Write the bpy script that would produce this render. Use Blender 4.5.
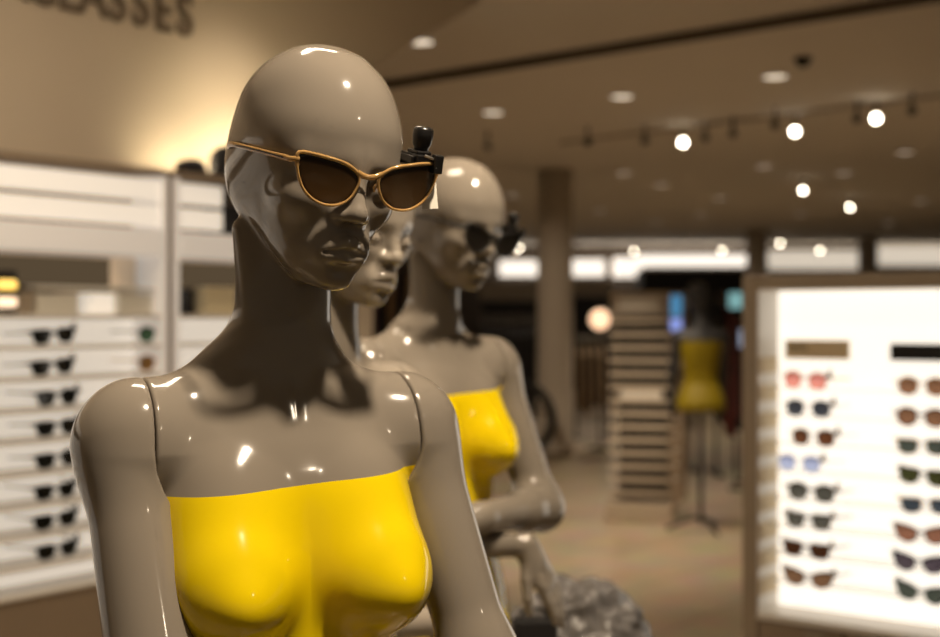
import bpy, math, random
import numpy as np
from mathutils import Vector, Matrix
R = math.radians
sc = bpy.context.scene
COL = sc.collection
for o in list(bpy.data.objects): bpy.data.objects.remove(o)

# ------------------------------------------------------------------ camera, world, light, exposure
FPX = 1305.0; EYE = 1.5
cd = bpy.data.cameras.new('camera'); cam = bpy.data.objects.new('camera', cd); COL.objects.link(cam); sc.camera = cam
cam.location = (0, 0, EYE); cam.rotation_euler = (R(90), 0, 0)
cd.sensor_width = 36; cd.lens = FPX / 940 * 36; cd.clip_start = .05; cd.clip_end = 100
cd.dof.use_dof = True; cd.dof.focus_distance = 1.20; cd.dof.aperture_fstop = 3.9
sc.view_settings.view_transform = 'Standard'; sc.view_settings.look = 'None'
sc.view_settings.exposure = 0.0; sc.view_settings.gamma = 1.0; sc.view_settings.use_curve_mapping = False
sc.cycles.use_denoising = True; sc.cycles.max_bounces = 7; sc.cycles.diffuse_bounces = 3; sc.cycles.glossy_bounces = 4
sc.cycles.transmission_bounces = 6; sc.cycles.transparent_max_bounces = 12
sc.cycles.caustics_reflective = False; sc.cycles.caustics_refractive = False; sc.cycles.sample_clamp_indirect = 4.0
wd = bpy.data.worlds.new('store_ambience'); sc.world = wd; wd.use_nodes = True
wd.node_tree.nodes['Background'].inputs[0].default_value = (1.0, .82, .60, 1)
wd.node_tree.nodes['Background'].inputs[1].default_value = 0.11
WARM = (1.0, .82, .60)
def spot(loc, aim, power, cone=60, blend=.6, rad=.04, col=WARM):
    l = bpy.data.lights.new('spot_lamp', 'SPOT'); l.energy = power; l.spot_size = R(cone); l.spot_blend = blend
    l.shadow_soft_size = rad; l.color = col
    o = bpy.data.objects.new('spot_lamp', l); COL.objects.link(o); o.location = loc
    o.rotation_euler = (Vector(aim) - Vector(loc)).to_track_quat('-Z', 'Y').to_euler()
def area(loc, aim, power, sx, sy, col=WARM, spread=180):
    l = bpy.data.lights.new('area_lamp', 'AREA'); l.shape = 'RECTANGLE'; l.size = sx; l.size_y = sy; l.energy = power; l.color = col
    l.spread = R(spread)
    o = bpy.data.objects.new('area_lamp', l); COL.objects.link(o); o.location = loc
    o.rotation_euler = (Vector(aim) - Vector(loc)).to_track_quat('-Z', 'Y').to_euler()
    return o
spot((.44, .80, 3.03), (-.17, 1.25, 1.5), 205, 50, .5, .05)             # over the mannequins
spot((.62, 1.70, 3.03), (-.03, 2.2, 1.5), 200, 50, .5, .05)
area((-.35, 2.25, 3.06), (-.35, 2.25, 0), 16, .55, .30)
area((-2.15, 1.9, 3.06), (-2.6, 2.25, 1.4), 26, 5.5, .12, spread=130).rotation_euler = (R(24), 0, R(53.13))  # long lamp added to brighten the left wall
spot((-.50, 4.95, 2.95), (-.99, 5.30, 1.95), 14, 75, 1.0, .08)
area((-.90, 5.085, 2.06), (-1.10, 5.30, 2.36), 6.5, .60, .05, (1.0, .84, .55))          # uplight lying on the shelving
spot((2.2, -.3, 3.0), (-.1, 1.4, 1.2), 10, 50, .8, .06)          # unseen fill added from the right to lift the mannequins
for x, y, w in ((.8, 5.0, 110), (3.6, 10.5, 230), (-.5, 11.5, 200), (1.6, 16, 150), (5.0, 18, 150)):
    spot((x, y, 3.05), (x, y, 0), w, 110, .8, .08)
spot((.95, 8.4, 3.05), (.85, 8.5, 0), 330, 75, .9, .08)
spot((.9, 7.2, 3.0), (1.15, 9.7, 1.0), 170, 22, .8, .06)  # added spot that brightens the front of the tray tower
spot((-.2, 9.0, 3.0), (.95, 14.3, 1.3), 170, 28, .8, .08)  # extra spot added to light the round column
spot((2.5, 15.0, 3.0), (4.8, 24.0, .8), 400, 20, .8, .08)  # extra spot added for the second column
area((1.5, 22, 3.05), (1.5, 22, 0), 35, 4, 3)  # broad fill light added over the far end
# ------------------------------------------------------------------ implicit surfaces for the mannequins
def smin(a, b, k):
    h = np.maximum(k - np.abs(a - b), 0.0) / k
    return np.minimum(a, b) - h * h * k * 0.25
def smax(a, b, k): return -smin(-a, -b, k)
def ell(p, c, r):
    q = (p - np.array(c)) / np.array(r)
    k0 = np.sqrt((q * q).sum(1)); q /= np.array(r)
    return k0 * (k0 - 1.0) / np.maximum(np.sqrt((q * q).sum(1)), 1e-9)
def cap(p, a, b, ra, rb):
    a = np.array(a, float); d = np.array(b, float) - a; q = p - a
    h = np.clip(q @ d / (d @ d), 0, 1)
    q = q - h[:, None] * d
    return np.sqrt((q * q).sum(1)) - (ra + (rb - ra) * h)
def mir(p):
    q = p.copy(); q[:, 0] = np.abs(q[:, 0]); return q
def catmull(ts, vs, n=400):
    ts = np.array(ts, float); vs = np.array(vs, float)
    m = np.gradient(vs, ts); T = np.linspace(ts[0], ts[-1], n)
    i = np.clip(np.searchsorted(ts, T, 'right') - 1, 0, len(ts) - 2)
    h = ts[i + 1] - ts[i]; t = (T - ts[i]) / h
    V = (2*t**3-3*t**2+1)*vs[i] + (t**3-2*t**2+t)*h*m[i] + (-2*t**3+3*t**2)*vs[i+1] + (t**3-t**2)*h*m[i+1]
    return T, V

def mesh_implicit(name, f, lo, hi, h, project=3):
    """marching over a narrow band, dual vertices, then vertices pulled on to the exact surface"""
    lo = np.array(lo, float); hi = np.array(hi, float)
    n = np.ceil((hi - lo) / h).astype(int) + 1
    B = 6; nb = np.ceil(n / B).astype(int) + 1
    bi = np.stack(np.meshgrid(*[np.arange(k) for k in nb], indexing='ij'), -1).reshape(-1, 3)
    c = f(lo + (bi * B + B / 2) * h)
    act = np.abs(c) < B * h * 1.5
    F = np.repeat(np.repeat(np.repeat(np.where(c < 0, -1.0, 1.0).reshape(nb), B, 0), B, 1), B, 2).astype(np.float32)
    off = np.stack(np.meshgrid(*[np.arange(B)] * 3, indexing='ij'), -1).reshape(-1, 3)
    ab = bi[act] * B
    for s in range(0, len(ab), 1500):
        idx = (ab[s:s + 1500, None, :] + off[None]).reshape(-1, 3)
        F[idx[:, 0], idx[:, 1], idx[:, 2]] = f(lo + idx * h)
    N = np.array(F.shape); S = F < 0
    cs = np.zeros(N - 1, np.int8)
    for dx in (0, 1):
        for dy in (0, 1):
            for dz in (0, 1):
                cs += S[dx:N[0]-1+dx, dy:N[1]-1+dy, dz:N[2]-1+dz]
    cells = np.argwhere((cs > 0) & (cs < 8))
    vid = -np.ones(N - 1, np.int64); vid[tuple(cells.T)] = np.arange(len(cells))
    acc = np.zeros((len(cells), 3)); cnt = np.zeros(len(cells))
    cor = [(a, b, d) for a in (0, 1) for b in (0, 1) for d in (0, 1)]
    val = {q: F[cells[:, 0]+q[0], cells[:, 1]+q[1], cells[:, 2]+q[2]].astype(float) for q in cor}
    for q in cor:
        for ax in range(3):
            if q[ax]: continue
            r = list(q); r[ax] = 1; r = tuple(r)
            a, b = val[q], val[r]; m = (a < 0) != (b < 0)
            t = np.where(m, a / np.where(m, a - b, 1), 0)
            P = np.tile(np.array(q, float), (len(cells), 1)); P[:, ax] += t
            acc[m] += P[m]; cnt[m] += 1
    V = lo + (cells + acc / cnt[:, None]) * h
    for it in range(project):
        e = h * 0.2; g = np.empty_like(V); v0 = f(V)
        for ax in range(3):
            d = np.zeros(3); d[ax] = e
            g[:, ax] = (f(V + d) - f(V - d)) / (2 * e)
        g2 = np.maximum((g * g).sum(1), 0.05)
        st = -(v0 / g2)[:, None] * g
        L = np.sqrt((st * st).sum(1)); st *= np.minimum(1, h * 0.8 / np.maximum(L, 1e-9))[:, None]
        V = V + st
    Q = []
    for ax in range(3):
        sl0 = [slice(None)] * 3; sl1 = [slice(None)] * 3
        sl0[ax] = slice(0, -1); sl1[ax] = slice(1, None)
        ed = np.argwhere(S[tuple(sl0)] != S[tuple(sl1)])
        u, w = (ax + 1) % 3, (ax + 2) % 3
        ok = (ed[:, u] > 0) & (ed[:, w] > 0) & (ed[:, u] < N[u]-1) & (ed[:, w] < N[w]-1)
        ed = ed[ok]; inside = S[tuple(ed.T)]
        def at(du, dw):
            e2 = ed.copy(); e2[:, u] += du; e2[:, w] += dw
            return vid[tuple(e2.T)]
        q = np.stack([at(-1, -1), at(0, -1), at(0, 0), at(-1, 0)], 1)
        q[~inside] = q[~inside][:, ::-1]; Q.append(q)
    Q = np.concatenate(Q)
    me = bpy.data.meshes.new(name)
    me.vertices.add(len(V)); me.vertices.foreach_set('co', V.astype(np.float32).ravel())
    me.loops.add(Q.size); me.loops.foreach_set('vertex_index', Q.ravel().astype(np.int32))
    me.polygons.add(len(Q)); me.polygons.foreach_set('loop_start', np.arange(0, Q.size, 4, dtype=np.int32))
    me.polygons.foreach_set('use_smooth', np.ones(len(Q), bool))
    me.update(calc_edges=True); me.validate()
    return me

# head: local axes x (its left), -y forward, z up; centre between crown and chin
HC = np.array([0.024, -0.052, 1.640]); H_YAW, H_PITCH, H_ROLL = R(6), R(9), R(4.5)
def rotm(yaw, pitch, roll):
    cy, sy, cp, sp, cr, sr = math.cos(yaw), math.sin(yaw), math.cos(pitch), math.sin(pitch), math.cos(roll), math.sin(roll)
    Z = np.array([[cy, -sy, 0], [sy, cy, 0], [0, 0, 1]]); X = np.array([[1, 0, 0], [0, cp, -sp], [0, sp, cp]])
    Y = np.array([[cr, 0, sr], [0, 1, 0], [-sr, 0, cr]])
    return Z @ Y @ X
HM = rotm(H_YAW, H_PITCH, H_ROLL)
FZ = [-.1215, -.118, -.110, -.095, -.070, -.045, -.020, .010, .040, .075, .100]
_, FW = catmull(FZ, [.004, .017, .028, .0395, .0510, .0580, .0620, .0645, .0560, .0300, .0100]); FT, FF = catmull(FZ, [.046, .060, .0700, .0765, .0785, .0795, .0815, .0815, .0740, .0400, .0100])
_, FB = catmull(FZ, [.036, .018, .002, -.024, -.058, -.070, -.066, -.050, -.040, -.030, -.02])
def head_sdf(p):
    q = (p - HC) @ HM; q[:, 1] *= -1                # q = local with +y forward
    m = mir(q); z = q[:, 2]
    d = ell(q, (0, -.013, .034), (.0775, .0990, .0835))
    d = smin(d, ell(q, (0, -.055, -.016), (.068, .058, .064)), .03)
    w = np.interp(z, FT, FW); fr = np.interp(z, FT, FF); bk = np.interp(z, FT, FB); c = (fr + bk) / 2; dp = (fr - bk) / 2
    k = (np.abs(q[:, 0] / w) ** 2.25 + np.abs((q[:, 1] - c) / dp) ** 2.25) ** (1 / 2.25)
    face = (k - 1) * np.minimum(w, dp)
    face = smax(face, np.abs(z + .0155) - .1055, .006)
    d = smin(d, face, .030)
    d = smin(d, ell(q, (0, .0640, -.108), (.017, .014, .012)), .014)                    # chin
    d = smin(d, ell(m, (.040, .047, -.036), (.018, .024, .015)), .022)                  # cheekbone
    d = smin(d, cap(m, (.006, .0775, .006), (.042, .060, .005), .008, .007), .018)       # brow
    d = smax(d, -ell(m, (.032, .0975, -.017), (.021, .0180, .0125)), .014)              # eye socket
    d = smin(d, ell(m, (.032, .0700, -.019), (.0160, .0115, .0100)), .005)              # closed eye
    nose = cap(q, (0, .0800, -.006), (0, .0940, -.0410), .0066, .0094)
    nose = smin(nose, ell(m, (.0105, .0865, -.0460), (.0070, .0095, .0066)), .007)
    nose = smin(nose, ell(q, (0, .0955, -.0440), (.0095, .0090, .0078)), .006)
    d = smin(d, nose, .013)
    d = smax(d, -ell(m, (.0058, .0915, -.0535), (.0030, .0045, .0028)), .002)
    d = smin(d, ell(q, (0, .0730, -.0790), (.027, .0110, .017)), .018)                  # mouth mound
    d = smin(d, cap(m, (.0030, .0885, -.0715), (.0225, .0755, -.0790), .0066, .0034), .005)   # upper lip
    d = smin(d, cap(m, (.0000, .0860, -.0880), (.0170, .0765, -.0850), .0072, .0042), .005)   # lower lip
    d = smax(d, -cap(m, (.0, .0955, -.0792), (.0215, .0810, -.0822), .0026, .0014), .002)
    d = smax(d, -ell(q, (0, .0900, -.0995), (.016, .010, .0055)), .010)                 # dip over the chin
    return d
TZ, TW = catmull([.84,.90,.97,1.06,1.14,1.21,1.27,1.32,1.36,1.385,1.41,1.435], [.168,.170,.152,.118,.122,.132,.139,.142,.141,.128,.092,.040])
_,  TD = catmull([.84,.90,.97,1.06,1.14,1.21,1.27,1.32,1.36,1.385,1.41,1.435], [.108,.112,.100,.080,.082,.088,.092,.090,.080,.066,.048,.030])
_,  TC = catmull([.84,.90,.97,1.06,1.14,1.21,1.27,1.32,1.36,1.385,1.41,1.435], [-.005,-.010,.0,.012,.010,.004,.0,-.004,-.010,-.014,-.015,-.015])
def torso_core(p):
    x, y, z = p[:, 0], -p[:, 1], p[:, 2]
    w = np.interp(z, TZ, TW); dd = np.interp(z, TZ, TD); c = np.interp(z, TZ, TC); n = 2.3
    k = (np.abs(x / w) ** n + np.abs((y - c) / dd) ** n) ** (1 / n)
    d = (k - 1) * np.minimum(w, dd)
    d = smax(d, z - 1.433, .02)
    q = np.stack([x, y, z], 1); m = mir(q)
    d = smin(d, cap(m, (.026, -.018, 1.442), (.128, -.006, 1.381), .024, .034), .050)   # shoulder line
    br = ell(m, (.073, .080, 1.226), (.059, .059, .058))
    br = smin(br, ell(m, (.068, .050, 1.280), (.050, .046, .066)), .05)
    br = smin(br, ell(m, (.080, .129, 1.218), (.010, .010, .010)), .035)
    d = smin(d, br, .028)
    d = smax(d, .850 - z, .006)
    return d
SH = np.array([.150, -.004, 1.366])
def neck_sdf(p):
    q = p * np.array([1, -1, 1.0]); m = mir(q)
    d = cap(q, (0, -.012, 1.375), (.010, .018, 1.580), .058, .0350)
    d = smin(d, cap(q, (.0, -.012, 1.40), (.016, .010, 1.605), .044, .0330), .02)
    d = smin(d, cap(m, (.014, .030, 1.395), (.036, .000, 1.575), .007, .009), .032)
    return d
def upper(p, j, rad):
    """upper arm; j = shoulder, elbow in (x, forward, z) on the +x side"""
    q = mir(p * np.array([1, -1, 1.0]))
    a = ell(q, SH, (.040, .045, .054))
    return smin(a, cap(q, j[0], j[1], rad[0], rad[1]), .05)
UP = [(.157, 0, 1.360), (.168, .005, 1.14)]
def whole(p):
    t = torso_core(p); z = p[:, 2]
    a = upper(p, UP, (.039, .036))
    k = .004 + .028 * np.clip((z - 1.305) / .05, 0, 1)
    return smin(t, a, k)
def seam(p):                                       # slightly tilted plane that parts arm and torso
    return np.abs(p[:, 0]) - (.139 + .04 * (1.38 - p[:, 2]).clip(-1, .04))
def torso_sdf(p):
    tc = torso_core(p); b = np.clip((p[:, 2] - 1.275) / .05, 0, 1); d = whole(p) * b + tc * (1 - b)
    d = smax(d, seam(p) + .0006 - 12 * np.maximum(0, 1.320 - p[:, 2]) ** 2, .003)
    d = smin(d, neck_sdf(p), .040)
    hd = head_sdf(p)
    return smin(d, hd, .006)
def finger(q, pts, r0, r1):
    n = len(pts) - 1; d = None
    for i in range(n):
        a = r0 + (r1 - r0) * i / n; b = r0 + (r1 - r0) * (i + 1) / n
        c = cap(q, pts[i], pts[i + 1], a, b)
        d = c if d is None else smin(d, c, .002)
    return d
def hand_sdf(q, wrist, along, side, palm_n, curl=(.10, .18, .25), spread=.05, L=.165, thumb_out=.7):
    """wrist point, unit vectors: along the hand, side (towards the thumb), palm normal"""
    w = np.array(wrist, float); A = np.array(along, float); A /= np.linalg.norm(A)
    Sd = np.array(side, float); Sd -= A * (Sd @ A); Sd /= np.linalg.norm(Sd); P = np.cross(A, Sd)
    if P @ np.array(palm_n) < 0: P = -P
    g = lambda a, s, n: w + A * a + Sd * s + P * n
    d = cap(q, g(.0, 0, 0), g(.03, .0, 0), .0205, .019)
    for s, a in ((.022, .074), (.0075, .079), (-.0075, .076), (-.021, .069)):
        d = smin(d, cap(q, g(.018, s * .55, 0), g(a, s, 0), .0125, .0095), .012)
    Ls = (.068, .076, .070, .054)
    for k, s in enumerate((.022, .0075, -.0075, -.021)):
        a0 = (.074, .079, .076, .069)[k]; pts = [g(a0 - .006, s, 0)]; ang = 0; a, n, ss = a0, 0, s
        for t, (fr, cu) in enumerate(zip((.45, .31, .24), curl)):
            ang += cu; a += Ls[k] * fr * math.cos(ang); n += Ls[k] * fr * math.sin(ang); ss += spread * s * fr * 6 * Ls[k] / .07
            pts.append(g(a, ss, n))
        d = smin(d, finger(q, pts, .0085, .0060), .004)
    th = [g(.020, .014, .004), g(.048, .014 + .030 * thumb_out, .012), g(.078, .016 + .046 * thumb_out, .020), g(.102, .016 + .050 * thumb_out, .028)]
    d = smin(d, finger(q, th, .0120, .0072), .012)
    return d
def arm_sdf(side, elbow, wrist, hand, r=(.041, .036, .032, .022)):
    """side -1/+1; elbow and wrist in (x, forward, z) for that side"""
    sx = np.array([side, 1, 1.0])
    def f(p):
        q = p * np.array([side, -1, 1.0])          # +x side frame
        z = p[:, 2]; t = torso_core(p)
        a = upper(q * np.array([1, -1, 1.0]), [(.157, 0, 1.360), elbow], r[:2]) + np.where(q[:, 0] < .03, .2, 0)
        k = .004 + .028 * np.clip((z - 1.305) / .05, 0, 1)
        w = smin(t, a, k)
        b = np.clip((z - 1.300) / .05, 0, 1)                 # above: one skin with the torso, cut at the seam
        low = w * b + a * (1 - b)
        low = smax(low, -seam(q) + .0006 - 6 * np.maximum(0, 1.362 - z) ** 2, .003)
        fore = cap(q, elbow, wrist, r[2], r[3])
        mid = np.array(elbow) * .7 + np.array(wrist) * .3
        fore = smin(fore, cap(q, elbow, mid, r[2], r[2] * 1.02), .02)
        low = smin(low, fore, .030)
        h = hand(q)
        return smin(low, h, .015)
    return f
# ------------------------------------------------------------------ small tools
def P(px, py, Y): return Vector(((px - 470) * Y / FPX, Y, EYE + (318 - py) * Y / FPX))
def mat(name, col, rough=.5, metal=0.0, coat=0.0, emit=None, es=0.0, noise=0.0, nscale=20, trans=0.0, ior=1.45, alpha=1.0):
    m = bpy.data.materials.new(name); m.use_nodes = True; nt = m.node_tree; b = nt.nodes['Principled BSDF']
    b.inputs['Base Color'].default_value = (*col, 1); b.inputs['Roughness'].default_value = rough
    b.inputs['Metallic'].default_value = metal; b.inputs['Coat Weight'].default_value = coat; b.inputs['Coat Roughness'].default_value = .03
    b.inputs['Transmission Weight'].default_value = trans; b.inputs['IOR'].default_value = ior; b.inputs['Alpha'].default_value = alpha
    if emit: b.inputs['Emission Color'].default_value = (*emit, 1); b.inputs['Emission Strength'].default_value = es
    if noise:
        tc = nt.nodes.new('ShaderNodeTexCoord'); n = nt.nodes.new('ShaderNodeTexNoise'); n.inputs['Scale'].default_value = nscale
        n.inputs['Detail'].default_value = 4
        mx = nt.nodes.new('ShaderNodeMix'); mx.data_type = 'RGBA'
        mx.inputs[6].default_value = (*[c * (1 - noise) for c in col], 1); mx.inputs[7].default_value = (*[min(1, c * (1 + noise)) for c in col], 1)
        nt.links.new(tc.outputs['Object'], n.inputs['Vector']); nt.links.new(n.outputs['Fac'], mx.inputs[0]); nt.links.new(mx.outputs[2], b.inputs['Base Color'])
    return m
class MB:
    """collects solids and builds them as one mesh"""
    def __init__(s): s.v = []; s.f = []; s.sm = []
    def add(s, vs, fs, smooth=False):
        n = len(s.v); s.v += [tuple(v) for v in vs]; s.f += [tuple(i + n for i in f) for f in fs]; s.sm += [smooth] * len(fs); return s
    def box(s, a, b):
        x0, y0, z0 = a; x1, y1, z1 = b
        return s.add([(x0,y0,z0),(x1,y0,z0),(x1,y1,z0),(x0,y1,z0),(x0,y0,z1),(x1,y0,z1),(x1,y1,z1),(x0,y1,z1)],
                     [(0,3,2,1),(4,5,6,7),(0,1,5,4),(1,2,6,5),(2,3,7,6),(3,0,4,7)])
    def tube(s, pts, r, n=10, closed=False, flat=None, up=None):
        """tube along points; r number or list; flat = (a, b) elliptical half sizes, up = direction of b"""
        pts = [Vector(p) for p in pts]; N = len(pts); vs = []
        prev = None
        for i, p in enumerate(pts):
            a = pts[(i - 1) % N] if (i > 0 or closed) else p; b = pts[(i + 1) % N] if (i < N - 1 or closed) else p
            t = (b - a).normalized()
            if up is not None: nrm = Vector(up)
            elif prev is None: nrm = Vector((0, 0, 1)) if abs(t.z) < .9 else Vector((1, 0, 0))
            else: nrm = prev
            nrm = (nrm - t * nrm.dot(t)).normalized(); prev = nrm; bi = t.cross(nrm)
            rr = r[i] if isinstance(r, (list, tuple)) else r
            fa, fb = flat[i] if (flat and isinstance(flat[0], (list, tuple))) else (flat or (rr, rr))
            for k in range(n):
                an = 2 * math.pi * k / n; vs.append(p + bi * fa * math.cos(an) + nrm * fb * math.sin(an))
        fs = []
        for i in range(N if closed else N - 1):
            j = (i + 1) % N
            for k in range(n): fs.append((i*n+k, i*n+(k+1) % n, j*n+(k+1) % n, j*n+k))
        s.add(vs, fs, True)
        if not closed: s.add(vs[:n], [tuple(range(n))[::-1]]); s.add(vs[-n:], [tuple(range(n))])
        return s
    def lathe(s, prof, c=(0, 0, 0), n=24, axis='z'):
        vs = []; fs = []
        for r, h in prof:
            for k in range(n):
                a = 2 * math.pi * k / n; x, y = r * math.cos(a), r * math.sin(a)
                v = (x, y, h) if axis == 'z' else ((x, h, y) if axis == 'y' else (h, x, y))
                vs.append((v[0] + c[0], v[1] + c[1], v[2] + c[2]))
        for i in range(len(prof) - 1):
            for k in range(n): fs.append((i*n+k, i*n+(k+1) % n, (i+1)*n+(k+1) % n, (i+1)*n+k))
        fs.append(tuple(range(n))[::-1]); fs.append(tuple(range((len(prof)-1)*n, len(prof)*n)))
        return s.add(vs, fs, True)
    def prism(s, poly, y0, y1):
        """polygon in (x, z), extruded along y"""
        n = len(poly); vs = [(x, y0, z) for x, z in poly] + [(x, y1, z) for x, z in poly]
        return s.add(vs, [tuple(range(n)), tuple(range(n, 2*n))[::-1]] + [(i, i + n, (i+1) % n + n, (i+1) % n) for i in range(n)])
    def mesh(s, name, m):
        me = bpy.data.meshes.new(name); me.from_pydata(s.v, [], s.f); me.materials.append(m)
        me.polygons.foreach_set('use_smooth', s.sm)
        import bmesh
        bm = bmesh.new(); bm.from_mesh(me); bmesh.ops.recalc_face_normals(bm, faces=bm.faces); bm.to_mesh(me); bm.free()
        return me
    def build(s, name, m, parent=None, loc=None, bev=0, rot=None):
        o = bpy.data.objects.new(name, s.mesh(name, m)); COL.objects.link(o)
        if parent is not None: o.parent = parent
        if loc is not None: o.location = loc
        if rot is not None: o.rotation_euler = rot
        if bev:
            b = o.modifiers.new('bevel', 'BEVEL'); b.width = bev; b.segments = 2; b.limit_method = 'ANGLE'
        if any(s.sm) and not all(s.sm):
            pass
        return o
def tag(o, label, cat, group=None, kind=None):
    if label: o['label'] = label
    if cat: o['category'] = cat
    if group: o['group'] = group
    if kind: o['kind'] = kind
    return o
def struct(o): o['kind'] = 'structure'; return o
def empty(name, loc=(0, 0, 0), rz=0.0):
    o = bpy.data.objects.new(name, None); o.empty_display_size = .05; COL.objects.link(o); o.location = loc; o.rotation_euler = (0, 0, rz); return o
def kids(o): return [c for c in bpy.data.objects if c.parent == o]
def dup(o, parent=None, label=None):
    c = o.copy(); COL.objects.link(c); c.parent = parent
    for ch in kids(o): dup(ch, c)
    if label: c['label'] = label
    return c
UR = math.atan2(.8, .6)          # the left wall runs along (.6, .8)
VR = -math.atan2(.6, .8)         # the lit cabinet front runs along (.8, -.6)
CEIL = 3.13

# ------------------------------------------------------------------ materials
M = {}
M['wall'] = mat('painted_wall', (.62, .52, .40), .75, noise=.04, nscale=3)
M['ceiling'] = mat('ceiling_paint', (.80, .74, .66), .85, noise=.03, nscale=2)
M['white'] = mat('white_laminate', (.80, .75, .68), .35)
M['litwhite'] = mat('backlit_white_panel', (.82, .77, .70), .45, emit=(1.0, .90, .77), es=.52)
M['selfglow'] = mat('panel_with_added_glow', (.80, .76, .72), .45, emit=(1.0, .90, .80), es=.26)  # glow added so the fascia and side panels look lit
M['lightbox'] = mat('lightbox_panel', (.9, .88, .84), .4, emit=(1.0, .93, .82), es=1.0)
M['taupe'] = mat('taupe_laminate', (.30, .23, .165), .4, noise=.05, nscale=8)
M['taupe_frame'] = mat('taupe_frame', (.36, .29, .215), .4)
M['black'] = mat('black_plastic', (.012, .011, .011), .28, coat=.4)
M['blackmat'] = mat('matt_black', (.012, .011, .012), .7)
M['dark'] = mat('dark_fabric', (.018, .016, .018), .9, noise=.3, nscale=30)
M['metal'] = mat('brushed_steel', (.45, .42, .38), .3, metal=1)
M['darkmetal'] = mat('dark_metal', (.05, .045, .04), .35, metal=1)
M['mirror'] = mat('mirror_glass', (.85, .72, .56), .03, metal=1)
M['acrylic'] = mat('clear_acrylic', (.95, .92, .88), .08, trans=.0, alpha=.35)
M['column'] = mat('column_paint', (.60, .52, .43), .7, noise=.03, nscale=2)
M['paper'] = mat('white_paper', (.72, .68, .60), .6)
M['lamp'] = mat('lamp_disc', (1, .9, .8), .4, emit=(1.0, .84, .64), es=1.1)
M['lampfar'] = mat('lamp_disc_dim', (1, .9, .8), .4, emit=(1.0, .80, .62), es=.55)
M['spotlamp'] = mat('spot_lens', (1, .9, .8), .4, emit=(1.0, .88, .68), es=28)
M['glow'] = mat('glowing_strip', (1, .95, .9), .4, emit=(1.0, .90, .78), es=1.25)
M['glow2'] = mat('glowing_strip_dim', (1, .95, .9), .4, emit=(1.0, .88, .72), es=.6)
M['letters'] = mat('sign_letter_metal', (.16, .12, .085), .5)
M['tan'] = mat('tan_plaque', (.66, .52, .32), .6)
# tiles on the floor
fm = mat('stone_tile_floor', (.36, .28, .20), .28); nt = fm.node_tree; b = nt.nodes['Principled BSDF']
tc = nt.nodes.new('ShaderNodeTexCoord'); mp = nt.nodes.new('ShaderNodeMapping'); mp.inputs['Rotation'].default_value = (0, 0, -UR)
br = nt.nodes.new('ShaderNodeTexBrick'); br.offset = .5; br.inputs['Scale'].default_value = 1.0; br.inputs['Brick Width'].default_value = 1.2; br.inputs['Row Height'].default_value = .6
br.inputs['Mortar Size'].default_value = .006; br.inputs['Color1'].default_value = (.46, .37, .26, 1); br.inputs['Color2'].default_value = (.40, .32, .225, 1); br.inputs['Mortar'].default_value = (.20, .155, .11, 1)
nz = nt.nodes.new('ShaderNodeTexNoise'); nz.inputs['Scale'].default_value = 3; nz.inputs['Detail'].default_value = 6
mx = nt.nodes.new('ShaderNodeMix'); mx.data_type = 'RGBA'; mx.blend_type = 'OVERLAY'; mx.inputs[0].default_value = .35
nt.links.new(tc.outputs['Object'], mp.inputs[0]); nt.links.new(mp.outputs[0], br.inputs['Vector']); nt.links.new(mp.outputs[0], nz.inputs['Vector'])
nt.links.new(br.outputs['Color'], mx.inputs[6]); nt.links.new(nz.outputs['Color'], mx.inputs[7]); nt.links.new(mx.outputs[2], b.inputs['Base Color'])
M['floor'] = fm
# lacquered mannequin: taupe above a painted line, yellow below
def lacquer(name, zline, slope, top=(.248, .215, .178), low=(.88, .65, .003), rough=.11):
    m = mat(name, top, rough, coat=.3 if rough < .3 else 0); nt = m.node_tree; b = nt.nodes['Principled BSDF']
    b.inputs['Specular IOR Level'].default_value = .5
    if zline is not None:
        tc = nt.nodes.new('ShaderNodeTexCoord'); sp = nt.nodes.new('ShaderNodeSeparateXYZ'); nt.links.new(tc.outputs['Object'], sp.inputs[0])
        a = nt.nodes.new('ShaderNodeMath'); a.operation = 'MULTIPLY_ADD'; a.inputs[1].default_value = -slope; nt.links.new(sp.outputs[0], a.inputs[0]); nt.links.new(sp.outputs[2], a.inputs[2])
        c = nt.nodes.new('ShaderNodeMath'); c.operation = 'GREATER_THAN'; c.inputs[1].default_value = zline; nt.links.new(a.outputs[0], c.inputs[0])
        mx = nt.nodes.new('ShaderNodeMix'); mx.data_type = 'RGBA'; mx.inputs[6].default_value = (*low, 1); mx.inputs[7].default_value = (*top, 1)
        nt.links.new(c.outputs[0], mx.inputs[0]); nt.links.new(mx.outputs[2], b.inputs['Base Color'])
    return m
M['body'] = lacquer('lacquered_torso', 1.3235, .060); M['limb'] = lacquer('lacquered_arm', None, 0)

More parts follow.
